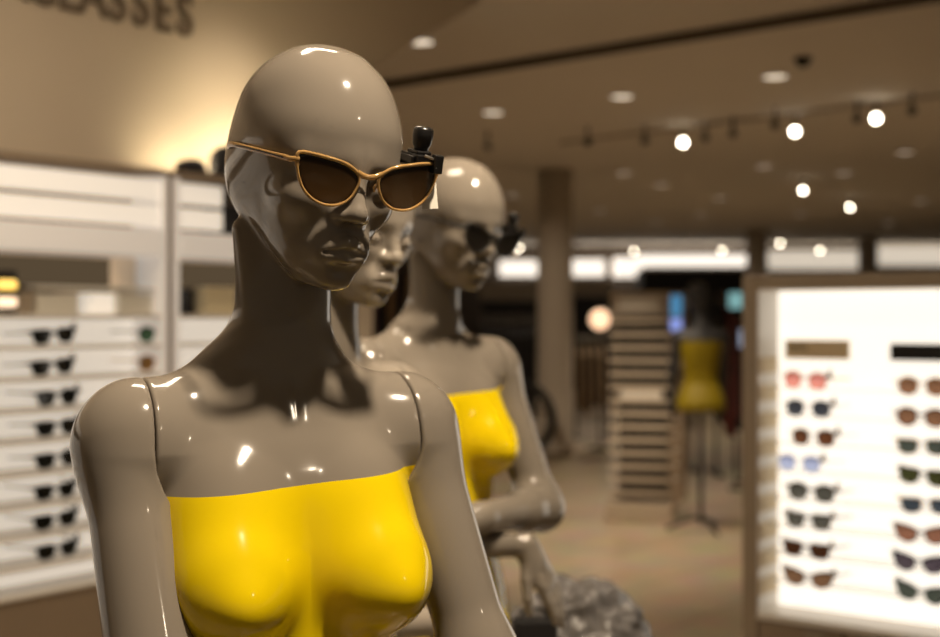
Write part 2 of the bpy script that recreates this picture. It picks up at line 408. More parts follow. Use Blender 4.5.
# ------------------------------------------------------------------ the setting
struct(MB().box((-12, -4, -.1), (22, 32, 0)).build('floor', M['floor']))
struct(MB().box((-12, -4, CEIL), (22, 32, CEIL + .1)).build('ceiling', M['ceiling']))
W0 = Vector((-1.672, 4.368, 0))                  # a point on the face of the sign wall
struct(MB().prism([(-7, 0), (2.043, 0), (2.043, 2.65), (2.9, 3.13), (-7, 3.13)], 0, .2).build('wall_left', M['wall'], loc=W0, rot=(0, 0, UR)))
struct(MB().box((-12, 29, 0), (22, 29.3, CEIL)).build('wall_back', mat('far_wall', (.10, .075, .055), .8, noise=.1, nscale=1)))
struct(MB().box((0, -.035, CEIL - .05), (7.2, .035, CEIL - .001)).build('trim_1', mat('shadow_gap', (.10, .075, .05), .7), loc=(-.92, 9.26, 0), rot=(0, 0, math.atan2(-2.25, 2.65))))
for n, (px, Y) in enumerate(((555, 14.3), (757, 24.0), (868, 26.5))):
    p = P(px, 0, Y)
    struct(MB().lathe([(.205, 0), (.205, .12), (.195, .125), (.195, CEIL - .002)], (0, 0, 0), 40).build('trim_%d' % (n + 2), M['column'], loc=(p.x, Y, .001)))
# lit fascias over the far shops
for n, (x0, x1, y0, y1) in enumerate(((500, 539, 260, 275), (573, 605, 259, 275), (616, 641, 257, 276), (641, 750, 254, 265), (768, 862, 250, 268), (872, 990, 246, 264))):
    a = P(x0, y1, 28.4); c = P(x1, y0, 28.4)
    o = MB().box((a.x, 28.4, a.z), (c.x, 28.95, c.z)).build('lit_fascia', M['glow' if n < 4 else 'glow2'])
    tag(o, ['lit white fascia just left of the round column', 'short lit white fascia right of the round column', 'deep end of the lit strip above the shelf tower',
            'long thin lit strip over the dark shop', 'lit white strip above the left end of the lit cabinet', 'lit white strip above the right end of the lit cabinet'][n], 'sign')

# ------------------------------------------------------------------ ceiling fittings
def ceil_at(px, py, drop=0.0):
    h = CEIL - EYE - drop; Y = FPX * h / (318 - py); return Vector(((px - 470) * Y / FPX, Y, EYE + h))
DL = [(420,40,'downlight nearest the sign wall, at the top of the photo'), (493,111,'downlight above the second mannequin head'), (622,95,'downlight at the top middle of the ceiling'),
      (775,75,'large downlight beside the small black dome'), (764,165,'downlight below the middle bright spotlight'), (624,172,'downlight right of the column top'),
      (905,151,'downlight below the right bright spotlight'), (844,172,'dim downlight above the lone dim lit spotlight at right'), (661,184,'dim downlight below the leftmost big bright spotlight'),
      (921,200,'dim downlight near the right edge of the photo'), (720,197,'dim downlight left of the lone smaller bright spotlight'), (512,194,'dim downlight just left of the column top'),
      (700,214,'faint downlight above the far black mannequin'), (655,221,'faint downlight above the long lit strip'), (888,222,'faint downlight above the right end of the lit cabinet'),
      (600,210,'faint downlight right of the round column'), (800,213,'faint downlight below the smaller bright spotlight')]
for px, py, lab in DL:
    c = ceil_at(px, py)
    t = empty('downlight', (c.x, c.y, CEIL))
    MB().lathe([(.085, -.001), (.105, -.006), (.105, -.012), (.085, -.014), (.082, -.004)], n=28).build('ring', M['white'], t)
    MB().lathe([(.080, -.003), (.080, -.010)], n=28).build('lamp_disc', M['lamp'] if py < 120 else M['lampfar'], t)
    tag(t, lab or 'small dim round downlight far back in the ceiling', 'ceiling light', None if lab else 'dim downlights far back')
def spot_head(px, py, on, lab, drop=.13, size=1.0, grp=None):
    c = ceil_at(px, py, drop); t = empty('track_spotlight', (c.x, c.y, CEIL)); z = -drop
    MB().tube([(0, 0, 0), (0, 0, z + .03)], .010, 8).build('stem', M['blackmat'], t)
    d = (Vector((0, 0, EYE)) - c).normalized()
    b = MB().tube([tuple(Vector((0, 0, z)) - d * .09 * size), tuple(Vector((0, 0, z)) + d * .03 * size)], .035 * size, 16).build('housing', M['blackmat'], t)
    MB().tube([tuple(Vector((0, 0, z)) + d * .031 * size), tuple(Vector((0, 0, z)) + d * .036 * size)], .028 * size, 16).build('lens', M['spotlamp'] if on else M['black'], t)
    return tag(t, lab, 'spotlight', grp)
spot_head(683, 142, True, 'bright track spotlight, leftmost of the three big ones')
spot_head(795, 131, True, 'bright track spotlight, middle of the three big ones')
spot_head(876, 118, True, 'bright track spotlight, rightmost of the three big ones')
spot_head(803, 190, True, 'smaller bright spotlight below the three big ones', size=.75)
spot_head(850, 207, True, 'small dim bright spotlight right of the lone smaller one', size=.7)
for px, py, w_ in ((634, 251, 'above the shelf tower'), (722, 250, 'above the long lit strip, left of two'), (742, 252, 'at the right end of the long lit strip'), (780, 243, 'right of the second column'),
                   (519, 248, 'beside the rear mannequin face'), (820, 250, 'above the lit strip over the cabinet')):
    spot_head(px, py, True, 'tiny lit spotlight far away, ' + w_, .16, .8, 'tiny far spotlights')
for px, py, w_ in ((488, 146, 'above the rear mannequin head'), (588, 142, 'left of the bright ones, right of the column top'), (645, 140, 'just left of the leftmost big bright one'), (705, 137, 'just right of the leftmost big bright one'),
                   (733, 133, 'midway between the two left big bright ones'), (775, 124, 'just left of the middle big bright one'), (857, 118, 'just left of the rightmost big bright one'), (912, 110, 'right of the rightmost big bright one')):
    spot_head(px, py, False, 'unlit black ceiling spotlight ' + w_, .13, 1.0, 'unlit track spotlight heads')
a = ceil_at(560, 141); c = ceil_at(1000, 86)
o = MB().tube([(a.x, a.y, CEIL - .012), (c.x, c.y, CEIL - .012)], .014, 8).build('light_track', M['taupe_frame'])
tag(o, 'thin light track running across the ceiling at right', 'light track')
c = ceil_at(803, 57); t = empty('dome_camera', (c.x, c.y, CEIL))
MB().lathe([(.055, 0), (.055, -.02), (.05, -.022)], n=24).build('base', M['blackmat'], t)
MB().lathe([(.045, -.02), (.042, -.04), (.03, -.055), (.012, -.063), (.002, -.064)], n=24).build('dome', M['black'], t)
tag(t, 'small black dome on the ceiling above the middle spotlight', 'camera')

# ------------------------------------------------------------------ sunglasses
def outline(kind, n=36):
    K = {'cat': [(9.5,2),(13.5,9),(24,15),(38,18.5),(53,21),(66,21.5),(68,14),(64.5,-2),(57,-15),(44,-23.5),(29,-24.5),(17,-18),(10.8,-7)],
         'square': [(10,8),(12,16),(24,18),(38,18.5),(52,18.5),(63,17),(65,8),(62,-6),(56,-17),(44,-21),(30,-20.5),(18,-16),(12,-6)],
         'round': [(10,2),(13,14),(23,21),(36,23),(49,21),(59,13),(62,1),(59,-12),(49,-20),(36,-23),(23,-20),(13,-11)]}[kind]
    N = len(K); out = []
    for i in range(n):
        u = i / n * N; k = int(u); t = u - k
        p = [K[(k + j - 1) % N] for j in range(4)]
        q = [.5 * (2*p[1][d] + (-p[0][d]+p[2][d])*t + (2*p[0][d]-5*p[1][d]+4*p[2][d]-p[3][d])*t*t + (-p[0][d]+3*p[1][d]-3*p[2][d]+p[3][d])*t**3) for d in (0, 1)]
        out.append((q[0] / 1000, q[1] / 1000))
    return out
def wrap(x): return x * x * 0.9                 # the front curves back towards the temples
def make_glasses(style, lensm, framem, fine=False, rim=.0020, taglab=None, tagm=None, label='', cat='sunglasses', group=None, spread=True):
    t = empty('sunglasses'); n = 72 if fine else 28; ol = outline(style, n); k = 12 if fine else 6
    fr = MB()
    for s in (-1, 1):
        hw = .0695 if style == 'cat' else .0665
        pts = [(s * x, wrap(x), z) for x, z in ol]
        fl = [(rim * (1.25 if z > .008 else .9), rim * 1.15) for x, z in ol]
        fr.tube(pts, rim, k, True, flat=fl, up=(0, 1, 0))
        hx, hz = hw, (.0150 if style != 'round' else .010)
        fr.tube([(s * (hx - .0035), wrap(.063), hz), (s * hx, wrap(.066), hz), (s * .0725, wrap(.068) + .004, hz - .001), (s * .0735, .0145, hz - .001)], rim * 1.3, k, flat=(rim * 1.3, rim * 1.8), up=(0, 0, 1))
    zb = .0040 if style == 'cat' else .0075
    fr.tube([(-.0120, wrap(.012), zb + .004), (-.0060, -.0005, zb + .001), (0, -.001, zb), (.0060, -.0005, zb + .001), (.0120, wrap(.012), zb + .004)], rim * 1.4, k, flat=(rim * 1.25, rim * 1.9), up=(0, 0, 1))
    fr.build('frame', framem, t)
    if fine:                                                    # nose pads
        for s in (-1, 1):
            fr2 = MB().tube([(s * .0105, .002, -.001), (s * .0095, .0065, -.005), (s * .0100, .0080, -.010)], [.0013, .0022, .0014], 8); fr2.build('nose_pad', framem, t)
    for s in (-1, 1):
        cx, cz = .037, 0; vs = []; rings = [0, .35, .65, .85, .985]
        for r in rings[1:]:
            for x, z in ol:
                X = cx + (x - cx) * r; vs.append((s * X, wrap(X) - .0004, cz + (z - cz) * r))
        vs.append((s * cx, wrap(cx) - .0004, cz)); c0 = len(vs) - 1; fs = []
        for j in range(n): fs.append((c0, j, (j + 1) % n))
        for q in range(len(rings) - 2):
            for j in range(n): fs.append((q*n+j, (q+1)*n+j, (q+1)*n+(j+1) % n, q*n+(j+1) % n))
        nv = len(vs); vs += [(x, y + .0012, z) for x, y, z in vs]; fs += [tuple(i + nv for i in f)[::-1] for f in fs]
        base = (len(rings) - 2) * n
        fs += [(base + j, base + j + nv, base + (j+1) % n + nv, base + (j+1) % n) for j in range(n)]
        MB().add(vs, fs, True).build('lens', lensm, t)
        hz = .0140 if style != 'round' else .009
        tp = [(s*.0730, .0135, hz), (s*.0815, .040, hz + .0005), (s*.0890, .085, hz), (s*.0915, .112, hz - .001), (s*.0910, .128, hz - .002), (s*.0885, .142, hz - .007)]
        rr = [.0022, .0017, .0016, .0018, .0022, .0014]
        MB().tube(tp, rr, k, flat=[(a * .75, a * 1.5) for a in rr], up=(0, .1, 1)).build('temple', framem, t)
        if fine:
            MB().tube([(s*.0765, .018, hz + .0002), (s*.0829, .040, hz + .0006), (s*.0904, .085, hz + .0002), (s*.0925, .105, hz - .001)], .0007, 6).build('core_wire', M['darkmetal'], t)
    if taglab == 'small':
        sg = MB().box((.060, -.004, .010), (.073, .020, .021)).build('security_tag', tagm or M['black'], t)
        MB().tube([(.068, .008, .020), (.069, .008, .034)], .0046, 8).build('knob', tagm or M['black'], sg)
    elif taglab is not None:
        x0 = .0575; g = MB()
        g.box((x0 - .010, .006, .0165), (x0 + .010, .046, .029)).box((x0 - .013, .012, .020), (x0 - .009, .040, .027))
        g.box((x0 + .004, -.003, .013), (x0 + .013, .006, .031)).box((x0 - .009, .010, .029), (x0 + .006, .034, .0325))
        sg = g.build('security_tag', tagm or M['black'], t, bev=.0012 if fine else 0)
        kn = MB().lathe([(.0070, .031), (.0070, .035), (.0088, .038), (.0098, .046), (.0096, .052), (.0080, .0548), (.004, .0555)], (x0, .022, 0), 20 if fine else 10)
        kn.build('knob', tagm or M['black'], sg)
        if fine:
            MB().tube([(x0 - .004, .004, .029), (x0 + .006, .001, .026), (x0 + .006, -.002, .018)], .0014, 8).build('pin', M['metal'], sg)
            w = MB(); w.prism([(x0 - .002, .012), (x0 + .0065, .009), (x0 + .0095, -.008), (x0 + .0090, -.034), (x0 - .0080, -.0360), (x0 - .0060, -.012)], .0075, .0083)
            w.build('price_label', M['paper'], t, bev=.0003, rot=(R(-28), 0, 0), loc=(.009, .016, .012))
    return tag(t, label, cat, group)
def lens_mat(name, top, bottom, z0=-.02, z1=.02, rough=.04, a=.93, a2=None):
    m = mat(name, top, rough, coat=.4); nt = m.node_tree; b = nt.nodes['Principled BSDF']
    tc = nt.nodes.new('ShaderNodeTexCoord'); sp = nt.nodes.new('ShaderNodeSeparateXYZ'); mr = nt.nodes.new('ShaderNodeMapRange')
    mr.inputs[1].default_value = z0; mr.inputs[2].default_value = z1; nt.links.new(tc.outputs['Object'], sp.inputs[0]); nt.links.new(sp.outputs[2], mr.inputs[0])
    mx = nt.nodes.new('ShaderNodeMix'); mx.data_type = 'RGBA'; mx.inputs[6].default_value = (*bottom, 1); mx.inputs[7].default_value = (*top, 1)
    nt.links.new(mr.outputs[0], mx.inputs[0]); nt.links.new(mx.outputs[2], b.inputs['Base Color'])
    m2 = nt.nodes.new('ShaderNodeMapRange'); m2.inputs[1].default_value = z0; m2.inputs[2].default_value = z1
    m2.inputs[3].default_value = a if a2 is None else a2; m2.inputs[4].default_value = a
    nt.links.new(sp.outputs[2], m2.inputs[0]); nt.links.new(m2.outputs[0], b.inputs['Alpha'])
    return m

# ------------------------------------------------------------------ mannequins
torso_me = mesh_implicit('torso', torso_sdf, (-.20, -.22, .84), (.20, .18, 1.79), .0024)
torso_me.materials.append(M['body'])
def arm_mesh(side, elbow, wrist, hand, lo, hi, **k):
    me = mesh_implicit('arm', arm_sdf(side, elbow, wrist, hand, **k), lo, hi, .003); me.materials.append(M['limb']); return me
e = (.148, .098, 1.13); w = (.152, .165, .91)
armL = arm_mesh(-1, e, w, lambda q: hand_sdf(q, w, (0, .2, -1), (-.2, 1, 0), (-1, 0, 0)), (-.26, -.30, .70), (-.09, .10, 1.43), r=(.039, .043, .037, .024))
e2 = (.192, .085, 1.13); w2 = (.206, .150, .91)
armR = arm_mesh(1, e2, w2, lambda q: hand_sdf(q, w2, (0, .2, -1), (-.2, 1, 0), (-1, 0, 0)), (.10, -.28, .70), (.27, .10, 1.43))
# arms crossed at the waist, the lower hand hanging down past the upper elbow
eX = (.198, .085, 1.100); wX = (-.020, .178, 1.112)
crossL = arm_mesh(1, eX, wX, lambda q: hand_sdf(q, (-.022, .179, 1.112), (-1, .12, -.15), (0, -.2, 1), (0, -1, 0), curl=(.25, .5, .4)), (-.22, -.28, 1.00), (.28, .10, 1.43), r=(.041, .038, .0385, .029))
eY = (.195, .075, 1.066); wY = (-.078, .180, 1.054)          # in the mirrored frame of the other side
crossR = arm_mesh(-1, eY, wY, lambda q: hand_sdf(q, (-.082, .183, 1.052), (-.42, .34, -1), (.95, .33, -.1), (.4, -1, 0), curl=(.05, .10, .10), spread=.008), (-.27, -.36, .80), (.25, .10, 1.43), r=(.041, .036, .031, .021))
def make_mannequin(loc, yaw, la, ra, label, body=None, limb=None, group=None):
    t = empty('mannequin', loc, yaw)
    o = bpy.data.objects.new('torso', torso_me); COL.objects.link(o); o.parent = t
    for me in (la, ra):
        o2 = bpy.data.objects.new('arm', me); COL.objects.link(o2); o2.parent = t
    z = -loc[2]
    MB().lathe([(.012, z + .012), (.012, .860)], n=16).build('pole', M['darkmetal'], t)
    MB().lathe([(.155, z + .001), (.155, z + .010), (.150, z + .014), (.02, z + .018), (.016, z + .05)], n=40).build('base', M['darkmetal'], t)
    return tag(t, label, 'mannequin', group)
def head_matrix(root, off):
    bpy.context.view_layer.update()
    H = Matrix(HM.tolist()).to_4x4(); H.translation = Vector(HC)
    return root.matrix_world @ H @ Matrix.Translation(Vector((off[0], -off[1], off[2])))
front = make_mannequin((-.199, 1.34, .0155), R(29), armL, armR, 'glossy grey mannequin with yellow bust, arms hanging, in amber sunglasses, front of the three')
rear = make_mannequin((-.0745, 2.44, .039), R(38), crossR, crossL, 'glossy grey mannequin with arms crossed over yellow torso, wearing dark sunglasses')
mid = make_mannequin((-.225, 1.98, .005), R(44), crossR, crossL, 'grey mannequin mostly hidden between the other two, only lower face and neck showing')

amber = mat('amber_acetate', (.90, .54, .20), .06, coat=.6, trans=.55, ior=1.4)
brownlens = lens_mat('brown_gradient_lens', (.014, .008, .004), (.10, .052, .018), -.024, .018, a=.97, a2=.80)
g = make_glasses('cat', brownlens, amber, True, .00155, taglab='tag', label='translucent amber cat-eye sunglasses with brown lenses on the front mannequin')
g.matrix_world = head_matrix(front, (.0055, .0980, -.0110)) @ Matrix.Rotation(R(-6), 4, 'Z') @ Matrix.Scale(1.06, 4, (1, 0, 0)) @ Matrix.Rotation(R(-4), 4, 'Y') @ Matrix.Rotation(R(5), 4, 'X')
g = make_glasses('cat', lens_mat('smoke_lens', (.008, .007, .006), (.02, .017, .014), a=.97), M['black'], True, .0022, taglab='tag', label='black cat-eye sunglasses on the rearmost mannequin with crossed arms')
g.matrix_world = head_matrix(rear, (0, .1030, -.0240)) @ Matrix.Rotation(R(5), 4, 'X')

# ------------------------------------------------------------------ display wall on the left
P0 = Vector((-1.448, 4.2, 0))
SHELF_Z = [1.515, 1.41, 1.307, 1.204, 1.104, .998, .893, .795, .695]
def display_wall(s, width, label, pw=None):
    """open shelving 2.03 m high; local x along the wall, -y towards the room"""
    t = empty('display_wall_unit', P0 + Vector((.6, .8, 0)) * s, UR); D = .19
    MB().box((.01, D - .02, .605), (width - .01, D, 1.50)).build('back_panel', M['litwhite'], t)
    MB().box((.01, D - .02, 1.50), (width - .01, D, 2.012)).build('upper_back_panel', M['taupe'], t)
    for x0 in (0, width - .022):
        MB().box((x0, 0, 0), (x0 + .022, D, 2.03)).build('side_panel', M['selfglow'], t, bev=.002)
    MB().box((-.004, -.006, 2.012), (width + .004, D, 2.034)).build('top_panel', M['taupe'], t, bev=.002)
    for k, (z0, z1, y) in enumerate(((1.918, 1.995, .012), (1.828, 1.902, .012))):
        MB().box((.022, y, z0), (pw or width - .022, y + .018, z1)).build('upper_panel', M['litwhite'], t, bev=.003)
    MB().box((.022, -.004, 1.722), (width - .022, .016, 1.815)).box((.022, .016, 1.722), (width - .022, D - .02, 1.738)).build('fascia_panel', M['selfglow'], t, bev=.003)
    MB().box((.022, .150, 1.530), (width - .022, .158, 1.720)).build('mirror', M['mirror'], t)
    for z in SHELF_Z + [.605]:
        MB().box((.022, .004, z - .012), (width - .022, D - .02, z)).build('shelf', M['white'], t, bev=.0015)
    b = MB().box((.0, .012, .0), (width, D, .590)).build('base_cabinet', M['taupe'], t, bev=.003)
    return tag(t, label, 'shelving')
display_wall(-1.30, 1.905, 'white lit wall shelving with eight rows of dark sunglasses, far left')
display_wall(.640, .85, 'white lit wall shelving right of the upright post, behind the front mannequin', .24)
display_wall(-3.30, 1.98, 'white lit wall shelving nearest the camera, outside the left edge')
# things standing on or in the display wall
def on_wall(s, y, z): return P0 + Vector((.6, .8, 0)) * s + Vector((-.8, .6, 0)) * y + Vector((0, 0, z))
t = empty('hat', on_wall(.80, .10, 2.036), UR)
MB().lathe([(.095, 0), (.097, .004), (.062, .010), (.058, .035), (.050, .050), (.028, .060), (.003, .062)], n=32).build('crown', M['dark'], t)
MB().lathe([(.0635, .011), (.0635, .022), (.061, .023)], n=32).build('band', M['blackmat'], t)
tag(t, 'dark rounded hat lying on top of the white shelving', 'hat')
t = empty('hat', on_wall(.99, .10, 2.036), UR)
MB().lathe([(.100, 0), (.102, .004), (.074, .010), (.076, .070), (.066, .105), (.040, .125), (.003, .130)], n=32).build('crown', M['dark'], t)
MB().lathe([(.0775, .011), (.0775, .026), (.074, .027)], n=32).build('band', M['blackmat'], t)
tag(t, 'taller dark hat on the shelving, half hidden by the front mannequin head', 'hat')
t = empty('handbag', on_wall(.925, .04, 1.7390), UR)
MB().prism([(-.045, 0), (.115, 0), (.105, .19), (-.035, .19)], 0, .10).build('body', M['dark'], t, bev=.006)
MB().tube([(0, .05, .19), (.005, .05, .225), (.035, .05, .24), (.065, .05, .225), (.07, .05, .19)], .006, 8).build('handle', M['black'], t)
tag(t, 'dark bag standing in the shelving just left of the front mannequin head', 'bag')
t_ = on_wall(.615, .0, 0)
o = MB().box((0, .004, .001), (.016, .18, 2.03)).build('upright_post', M['taupe'], loc=t_, rot=(0, 0, UR), bev=.001); tag(o, 'slim taupe upright post between the two white shelving units', 'post')
o = MB().box((0, 0, 0), (.50, .085, .010)).box((0, .08, .010), (.50, .085, .016)).build('tray', M['paper'], loc=on_wall(.10, .040, 1.598), rot=(0, 0, UR), bev=.001); tag(o, 'long thin white tray lying across the boxes in the shelving gap', 'tray')
o = MB().box((0, 0, 0), (.07, .06, .065)).box((-.002, -.002, .055), (.072, .062, .069)).build('box', M['taupe_frame'], loc=on_wall(.020, .06, 1.5155), rot=(0, 0, UR), bev=.002); tag(o, 'brown box in the shelving gap, left of the cream one', 'box')
o = MB().box((0, 0, 0), (.15, .06, .10)).box((-.002, -.002, .08), (.152, .062, .104)).build('box', mat('yellow_card', (.72, .62, .42), .6), loc=on_wall(.83, .05, 1.5155), rot=(0, 0, UR), bev=.002); tag(o, 'yellowish box in the right shelving gap beside the mannequin neck', 'box')
t = empty('round_case', on_wall(.735, .06, 1.5155), UR); MB().lathe([(.001, 0), (.030, .001), (.034, .02), (.034, .06), (.028, .085), (.012, .095), (.001, .096)], n=24).build('body', M['blackmat'], t); MB().lathe([(.0345, .046), (.0345, .050)], n=24).build('seam', M['black'], t)
tag(t, 'dark round case in the right shelving gap beside the upright post', 'case')
t = empty('lit_counter_sign', on_wall(-.075, .03, 1.5155), UR); MB().box((0, 0, 0), (.085, .03, .14)).build('housing', M['blackmat'], t, bev=.002)
for z_, c_ in ((.078, (1, .62, .12)), (.022, (1, .72, .50))): MB().tube([(.012, -.002, z_ + .015), (.073, -.002, z_ + .015)], .016, 12).build('lamp', mat('amber_lamp', (.5, .4, .2), .4, emit=c_, es=1.6), t)
tag(t, 'small amber lit sign in the shelving gap at the left edge', 'sign')
for k, (s, w_, h_, z, m_, lab) in enumerate(((.10, .16, .060, 1.537, 'paper', 'cream box in front of the shelving mirror, leftmost'), (.31, .10, .066, 1.537, 'litwhite', 'small bright white box beside the post in the mirror gap'), (.43, .15, .066, 1.537, 'paper', 'pale box touching the post in the mirror gap'))):  # the bright box has glow in its material; it is no lamp
    o = MB().box((0, 0, 0), (w_, .07, h_)).box((-.001, -.001, h_), (w_ + .001, .071, h_ + .006)).build('box', M[m_], loc=on_wall(s, .05, 1.5155), rot=(0, 0, UR), bev=.002)
    tag(o, lab, 'box')
lens_dark = lens_mat('dark_green_lens', (.006, .007, .006), (.012, .014, .012), a=.98)
lens_green = lens_mat('green_lens', (.05, .16, .08), (.07, .20, .11), a=.85)
lens_amber = lens_mat('amber_lens', (.35, .17, .03), (.42, .22, .05), a=.85)
gp = make_glasses('square', lens_dark, M['black'], False, .0026, taglab='small', label='', group=None)
order = ['topmost', 'second from the top', 'third from the top', 'fourth from the top', 'fifth from the top', 'sixth from the top', 'seventh from the top', 'bottom']
rng = random.Random(4); GS = 1.2
px_rows = [54, 53, 58, 58, 58, 56, 56, 58]
def s_at(px, y):                                      # distance along the wall seen at column px, y behind the front plane
    r = (px - 470) / FPX; x0 = P0.x - .8 * y; y0 = P0.y + .6 * y
    return (r * y0 - x0) / (.6 - .8 * r)
for i, z in enumerate(SHELF_Z[1:]):
    o = gp if i == 0 else dup(gp)
    o.location = on_wall(s_at(px_rows[i], .035), .035, z + .0275); o.rotation_euler = (R(rng.uniform(-3, 3)), R(rng.uniform(-4, -1)), UR + R(rng.uniform(-8, 2))); o.scale = (GS,) * 3; o.location.z += .0055
    tag(o, 'black sunglasses with security tag on the left shelving, %s of the column' % order[i], 'sunglasses', 'black sunglasses on the left shelving')
for i, (m_, lab) in enumerate(((lens_green, 'green lens sunglasses on the left shelving beside the upright post, upper of two'), (lens_amber, 'amber lens sunglasses on the left shelving just above the mannequin shoulder'))):
    o = make_glasses('round', m_, M['darkmetal'] if i == 0 else amber, False, .0014, taglab='small', label=lab, group='coloured sunglasses by the post')
    o.location = on_wall(s_at(157, .035), .035, SHELF_Z[1 + i] + .0275); o.rotation_euler = (0, 0, UR - R(4)); o.scale = (GS,) * 3; o.location.z += .0055

# letters on the sign wall
def s_wall(px): r = (px - 470) / FPX; return (r * W0.y - W0.x) / (.6 - .8 * r)
sg = empty('wall_lettering', W0, UR); s_end = s_wall(194); adv = .108
for i, ch in enumerate('SUNGLASSES'):
    c = bpy.data.curves.new('letter', 'FONT'); c.body = ch; c.size = .235; c.extrude = .006; c.align_x = 'CENTER'; c.offset = .0022
    o = bpy.data.objects.new('letter', c); COL.objects.link(o); bpy.context.view_layer.update()
    me = bpy.data.meshes.new_from_object(o.evaluated_get(bpy.context.evaluated_depsgraph_get())); bpy.data.objects.remove(o)
    me.materials.clear(); me.materials.append(M['letters'])
    o = bpy.data.objects.new('letter', me); COL.objects.link(o); o.parent = sg
    o.location = (s_end - adv * .5 - adv * (9 - i), -.010, 2.606); o.rotation_euler = (R(90), 0, 0); o.scale = (.77, 1, 1)
tag(sg, 'dark metal capital letters on the wall above the white shelving', 'sign')

# ------------------------------------------------------------------ lit cabinet on the right
C0 = Vector((.88, 4.0, 0)); WD = 1.10; DP = .150; Zc = lambda z: EYE + (z - EYE) * .8
cb = empty('display_cabinet', C0, VR)
MB().box((0, DP, Zc(.374)), (WD, DP + .02, Zc(1.612))).build('light_panel', M['lightbox'], cb)
MB().box((-.050, 0, 0), (0, DP + .22, Zc(1.665))).build('side_panel', M['taupe_frame'], cb, bev=.003)
MB().box((WD, 0, 0), (WD + .050, DP + .22, Zc(1.665))).build('side_panel', M['taupe_frame'], cb, bev=.003)
MB().box((0, 0, Zc(1.612)), (WD, DP + .22, Zc(1.665))).build('top_panel', M['taupe_frame'], cb, bev=.003)
MB().box((0, DP + .02, 0), (WD, DP + .22, Zc(1.612))).build('back_panel', M['taupe'], cb)
MB().box((0, -.004, Zc(.350)), (WD, DP, Zc(.374))).build('ledge', M['white'], cb, bev=.003)
MB().box((0, .012, 0), (WD, DP, .08)).build('plinth', M['taupe'], cb)
MB().box((0, .003, Zc(.374)), (.004, DP, Zc(1.612))).build('side_liner', M['white'], cb)
MB().box((.004, .003, Zc(1.612) - .004), (WD, DP, Zc(1.612))).build('top_liner', M['white'], cb)
for x0, x1 in ((.004, .270), (.276, .640), (.646, WD - .004)):
    d = MB().box((x0, -.002, .330), (x1, .018, Zc(.345))).build('drawer', M['taupe'], cb, bev=.002)
    MB().box(((x0 + x1) / 2 + .02, -.018, .555), ((x0 + x1) / 2 + .085, -.002, .566)).build('handle', M['metal'], d, bev=.002)
    MB().box((x0 + .002, .018, .335), (x1 - .002, DP, .570)).build('drawer_box', M['blackmat'], d)
    MB().box((x0, -.002, .085), (x1, .018, .325)).build('drawer', M['taupe'], cb, bev=.002)
for k in range(10):
    z = Zc(1.320 - k * .1065)
    if z < Zc(.42): break
    MB().box((.001, .008, z - .024), (.010, .135, z + .024)).build('shelf_bracket', M['tan'], cb)
ROWZ = [1.264 - .1065 * k for k in range(8)]
for z in ROWZ:
    s = MB().box((.015, .050, Zc(z) - .026), (WD - .015, DP - .002, Zc(z) - .023)).build('clear_shelf', M['acrylic'], cb)
def at_cab(px, y):
    r = (px - 470) / FPX; x0 = C0.x + .6 * y; y0 = C0.y + .8 * y
    return (r * y0 - x0) / (.8 + .6 * r)
def cab_pt(x, y, z): return C0 + Vector((.8, -.6, 0)) * x + Vector((.6, .8, 0)) * y + Vector((0, 0, z))
xa, xb = at_cab(786, DP), at_cab(850, DP)
pl = empty('plaque', cab_pt(xa, DP - .004, 1.5 - (359 - 318) * (C0.y - .6 * xa) / FPX * 1.0), VR)
MB().box((0, -.004, 0), (xb - xa, .003, .058)).build('plate', M['tan'], pl, bev=.001)
mk = MB(); x = .010
for w_ in (.012, .010, .009, .012, .008, .010):
    w_ *= .8; mk.box((x, -.0052, .028), (x + w_ * .35, -.004, .042)); mk.box((x, -.0052, .039), (x + w_ * .8, -.004, .042)); mk.box((x + w_ * .55, -.0052, .028), (x + w_ * .8, -.004, .039)); x += w_ + .003
mk.build('lettering', mat('plaque_lettering', (.12, .09, .06), .6), pl)
tag(pl, 'tan name plaque over the left column of sunglasses in the lit cabinet', 'plaque')
xa, xb = at_cab(891, DP), at_cab(960, DP)
o = MB().box((0, -.004, 0), (xb - xa, .003, .050)).build('plaque', M['black'], loc=cab_pt(xa, DP - .004, 1.5 - (361 - 318) * (C0.y - .6 * xa) / FPX), rot=(0, 0, VR), bev=.001)
tag(o, 'glossy black plaque over the right column of sunglasses in the lit cabinet', 'plaque')
